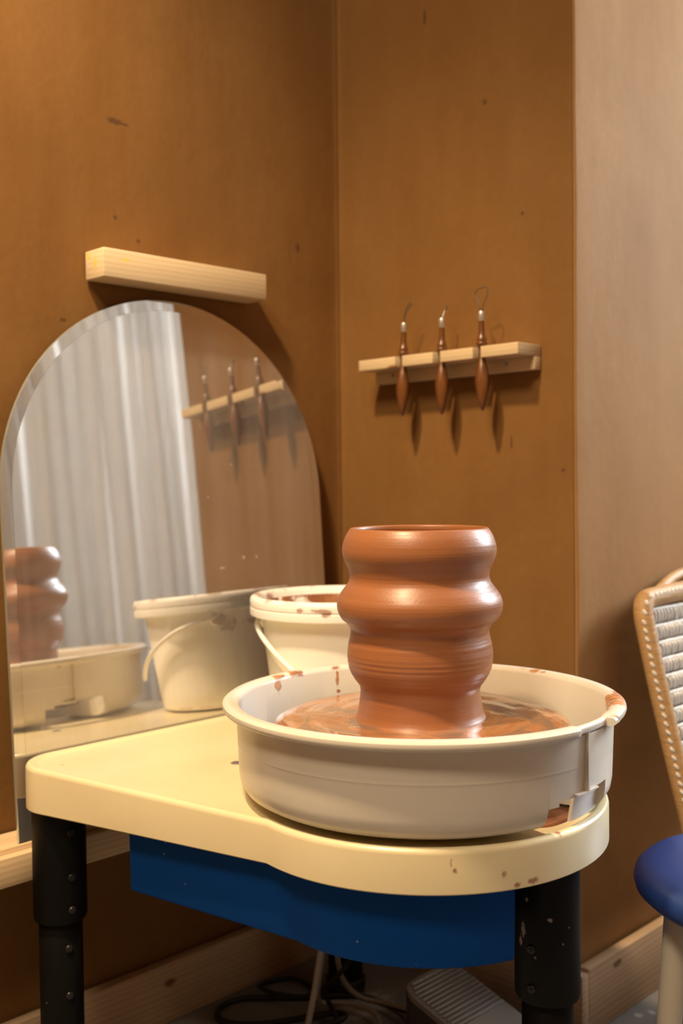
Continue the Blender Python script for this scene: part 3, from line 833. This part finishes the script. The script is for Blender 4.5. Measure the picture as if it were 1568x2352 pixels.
bm = new_bm(); tube(bm, catmull([cpt(.165, .630, -.006), cpt(.20, .6395, -.010), cpt(.26, .655, -.014), cpt(.335, .662, -.016), cpt(.41, .655, -.014), cpt(.47, .6395, -.010), cpt(.505, .630, -.006)], 7), .0085, 12); obj('top_rail', bm, M['cane'], ch)
# seat and legs
sx0, sx1, szz = .625, 1.02, .300
bm = new_bm(); tube(bm, catmull([(sx0, YL+.02, szz-.03), (sx1-.05, YL+.02, szz), (sx1, YL+.07, szz), (sx1, YR-.07, szz), (sx1-.05, YR-.02, szz), (sx0, YR-.02, szz-.03)], 6), .014, 12); obj('seat_frame', bm, M['cane'], ch)
bm = new_bm()
for i in range(40):
    x = sx0 + .005 + (sx1-sx0-.02)*i/39; zz = szz - .03 + .03*(x-sx0)/(sx1-sx0)
    tube(bm, [(x, YL+.025+(YR-YL-.05)*k/12, zz + .003*math.sin(k*PI+i*PI) - .01*math.sin(PI*k/12)) for k in range(13)], .0045, 6)
obj('woven_seat', bm, M['cord'], ch)
for (x0, y0, z0, x1, y1) in ((.605, YL+.014, .275, .575, YL+.01), (.605, YR-.014, .275, .575, YR-.01), (sx1-.02, YL+.035, szz, sx1, YL+.03), (sx1-.02, YR-.035, szz, sx1, YR-.03)):
    bm = new_bm(); cyl(bm, (x1, y1, 0), (x0, y0, z0), .013, .0145, 16, .002); obj('leg', bm, M['cane'], ch)

# ------------------------------------------------------------------ blue stool
SX, SY = .829, -.113
so = thing('blue_stool', 'low round blue-topped stool with cream tube legs beside the wheel', 'stool', (SX, SY, 0))
bm = new_bm()
lathe(bm, [(.001, .318), (.120, .318), (.145, .3195), (.160, .3240), (.1675, .3310), (.1695, .3390), (.1675, .3470), (.1600, .3540), (.1460, .3595), (.120, .3635), (.06, .3660), (.001, .3665)], (SX, SY, 0), 96); obj('seat', bm, M['seat'], so, smooth=60)
for k in range(4):
    a = math.radians(225.5 + 90*k); u = Vector((math.cos(a), math.sin(a), 0))
    t0 = Vector((SX, SY, .321)) + u*.1255; b0 = Vector((SX, SY, .0)) + u*.147
    bm = new_bm(); cyl(bm, b0 + Vector((0, 0, .012)), t0, .0142, None, 24, .001)
    l_ = obj('leg', bm, M['tube'], so, smooth=60)
    bm = new_bm(); cyl(bm, b0, b0 + (t0-b0)*.06, .0165, .0160, 24, .002); obj('foot_cap', bm, M['black_plain'], l_)
    c = b0 + (t0-b0)*.468; d = (t0-b0).normalized()
    x = d.orthogonal().normalized(); y = d.cross(x)
    bm = new_bm(); tube(bm, [c + x*.0150*math.cos(2*PI*i/28) + y*.0150*math.sin(2*PI*i/28) for i in range(28)], .0011, 6, True); obj('ring', bm, M['black_plain'], l_)
bm = new_bm(); tube(bm, [Vector((SX, SY, .10)) + Vector((math.cos(2*PI*i/64), math.sin(2*PI*i/64), 0))*.1405 for i in range(64)], .007, 10, True); obj('foot_ring', bm, M['tube'], so)

# ------------------------------------------------------------------ foot pedal
pe = thing('foot_pedal', 'grey ridged foot pedal on the floor under the pottery wheel', 'foot pedal', (.44, -.155, 0))
y0, y1 = -.2175, -.0985
def ztop(x): return .0900 - .30*(x-.33)
def pedal_poly(off, top=True):
    """plan outline with rounded far corners"""
    pts = []
    x0, x1 = .321+off, .560-off; a, b = y0+off, y1-off; r = .026
    for cx_, cy_, s in ((x1-r, b-r, 0), (x0+r, b-r, 90), (x0+r, a+r, 180), (x1-r, a+r, 270)):
        for i in range(8):
            t_ = math.radians(s + 90*i/7); pts.append((cx_ + r*math.cos(t_), cy_ + r*math.sin(t_)))
    return pts
bm = new_bm(); P0 = pedal_poly(0); P1 = pedal_poly(.004)
loops_mesh(bm, [[(x, y, .0) for x, y in P0], [(x, y, max(.006, ztop(x)-.012)) for x, y in P0], [(x, y, max(.008, ztop(x)-.008)) for x, y in P1]], True, True, True)
obj('pedal_base', bm, M['pedal_side'], pe, smooth=35)
bm = new_bm()
loops_mesh(bm, [[(x, y, max(.008, ztop(x)-.010)) for x, y in pedal_poly(.001)], [(x, y, max(.009, ztop(x)-.0025)) for x, y in pedal_poly(.001)], [(x, y, max(.010, ztop(x)-.001)) for x, y in pedal_poly(.003)]], True, True, True)
tp = obj('tread_plate', bm, M['pedal'], pe, smooth=35)
bm = new_bm()
for k in range(13):
    x = .332 + .0073*k; e = .010 if k < 2 else .005
    if k == 0: e = .016
    a = Vector((x, y0+e, ztop(x)-.001)); b = Vector((x, y1-e, ztop(x)-.001))
    a.z += .0012; b.z += .0012; tube(bm, [a, a+(b-a)*.02, a+(b-a)*.98, b], .0022, 8, radii=[.0012, .0026, .0026, .0012])
rb = obj('ridges', bm, M['pedal'], tp, smooth=180)

# ------------------------------------------------------------------ cables
def cable(name, label, mat, pts, r):
    bm = new_bm(); tube(bm, catmull(pts, 10), r, 10)
    b = Vector(pts[0])
    tag(obj(name, bm, mat, smooth=180, loc=(b.x, b.y, min(p[2] for p in pts))), label, 'cable')
cable('power_cable', 'grey cable hanging from the blue housing down to the floor', M['grey_cable'], [(.305, -.330, .326), (.300, -.330, .26), (.285, -.335, .17), (.275, -.345, .09), (.268, -.362, .03), (.262, -.395, .0045), (.255, -.47, .0045), (.275, -.56, .0045)], .0045)
cable('coiled_cable', 'black cable coiled loosely on the floor under the wheel', M['black_cable'], [(.318, -.150, .040), (.285, -.150, .016), (.235, -.140, .005), (.175, -.155, .005), (.120, -.215, .005), (.075, -.260, .005), (.050, -.290, .005), (.052, -.330, .005), (.085, -.350, .005), (.130, -.320, .005), (.165, -.260, .005), (.205, -.225, .0135), (.222, -.235, .0135), (.19, -.30, .006), (.16, -.345, .006), (.20, -.37, .005), (.30, -.31, .005), (.36, -.27, .005)], .0045)
cable('looped_cable', 'thin black cable looped behind the hanging grey cable', M['black_cable'], [(.330, -.300, .327), (.300, -.262, .20), (.235, -.235, .10), (.16, -.235, .03), (.10, -.25, .0155), (.06, -.255, .0150), (.040, -.225, .005), (.060, -.185, .005), (.105, -.185, .005), (.180, -.222, .0225), (.24, -.25, .005), (.275, -.27, .005)], .0035)
cable('pedal_cable', 'pale grey cable sweeping across the floor to the foot pedal', M['grey_cable'], [(.290, -.300, .327), (.262, -.276, .22), (.225, -.246, .13), (.200, -.210, .06), (.205, -.178, .022), (.235, -.158, .016), (.280, -.160, .024), (.320, -.172, .035)], .0040)
cable('mains_lead', 'grey mains lead curving along the floor from the wall', M['grey_cable'], [(.275, -.300, .327), (.255, -.290, .21), (.215, -.270, .10), (.180, -.240, .030), (.188, -.205, .0165), (.218, -.188, .0155), (.26, -.195, .0145), (.300, -.235, .005), (.36, -.295, .005), (.42, -.36, .005)], .0040)

# ------------------------------------------------------------------ lights
def light(name, typ, loc, energy, col, size=.1, size_y=None, target=None, **kw):
    d = bpy.data.lights.new(name, typ); d.energy = energy; d.color = col
    if typ == 'AREA':
        d.size = size
        if size_y: d.shape = 'RECTANGLE'; d.size_y = size_y
    else: d.shadow_soft_size = size
    for k, v in kw.items(): setattr(d, k, v)
    o = bpy.data.objects.new(name, d); C.objects.link(o); o.location = loc
    if target is not None:
        o.rotation_euler = (Vector(target)-Vector(loc)).to_track_quat('-Z', 'Y').to_euler()
    return o
WARM = (1.0, .72, .42); COOL = (.86, .94, 1.0)
light('ceiling_spot', 'SPOT', (.52, -1.20, 2.36), 212, WARM, .06, target=(.06, -.66, .6), spot_size=math.radians(78), spot_blend=1.0)
light('window_daylight', 'AREA', (1.45, 2.56, 1.92), 188, COOL, 1.0, 1.2, target=(1.40, 0, 1.45))
light('curtain_window_daylight', 'AREA', (2.90, 1.30, 1.35), 38, COOL, 1.1, 1.9, target=(0, 1.30, 1.35))
light('front_fill', 'AREA', (1.0, -2.05, 2.7), 44, (1.0, .80, .55), .5, .5, target=(.3, -.7, .8))  # unseen fill light, added to brighten the pan front and camera-facing surfaces

w = bpy.data.worlds.new('World'); bpy.context.scene.world = w; w.use_nodes = True
bg = w.node_tree.nodes['Background']
sky = w.node_tree.nodes.new('ShaderNodeTexSky'); sky.sky_type = 'HOSEK_WILKIE'; sky.turbidity = 3
w.node_tree.links.new(sky.outputs[0], bg.inputs[0]); bg.inputs[1].default_value = .6

# ------------------------------------------------------------------ camera
yaw, pitch, roll = .7840, .0287, -.0108
f = Vector((-math.sin(yaw)*math.cos(pitch), math.cos(yaw)*math.cos(pitch), -math.sin(pitch)))
r = Vector((math.cos(yaw), math.sin(yaw), 0)); u = r.cross(f)
r2 = r*math.cos(roll) + u*math.sin(roll); u2 = -r*math.sin(roll) + u*math.cos(roll)
cd = bpy.data.cameras.new('camera'); cam = bpy.data.objects.new('camera', cd); C.objects.link(cam)
mt = Matrix((( r2.x, u2.x, -f.x, 1.3235), (r2.y, u2.y, -f.y, -1.3276), (r2.z, u2.z, -f.z, .8115), (0, 0, 0, 1)))
cam.matrix_world = mt
cd.sensor_fit = 'VERTICAL'; cd.sensor_height = 36; cd.sensor_width = 24; cd.lens = 2435.2*36/2352
cd.dof.use_dof = True; cd.dof.focus_distance = 1.14; cd.dof.aperture_fstop = 4.0
cd.clip_start = .02
sc = bpy.context.scene
sc.camera = cam
sc.view_settings.view_transform = 'Standard'; sc.view_settings.look = 'None'
sc.view_settings.gamma = 1; sc.view_settings.exposure = 0; sc.view_settings.use_curve_mapping = False
sc.cycles.use_denoising = True
sc.cycles.max_bounces = 10; sc.cycles.diffuse_bounces = 5; sc.cycles.glossy_bounces = 5
sc.cycles.sample_clamp_indirect = 6
sc.cycles.caustics_reflective = False; sc.cycles.caustics_refractive = False
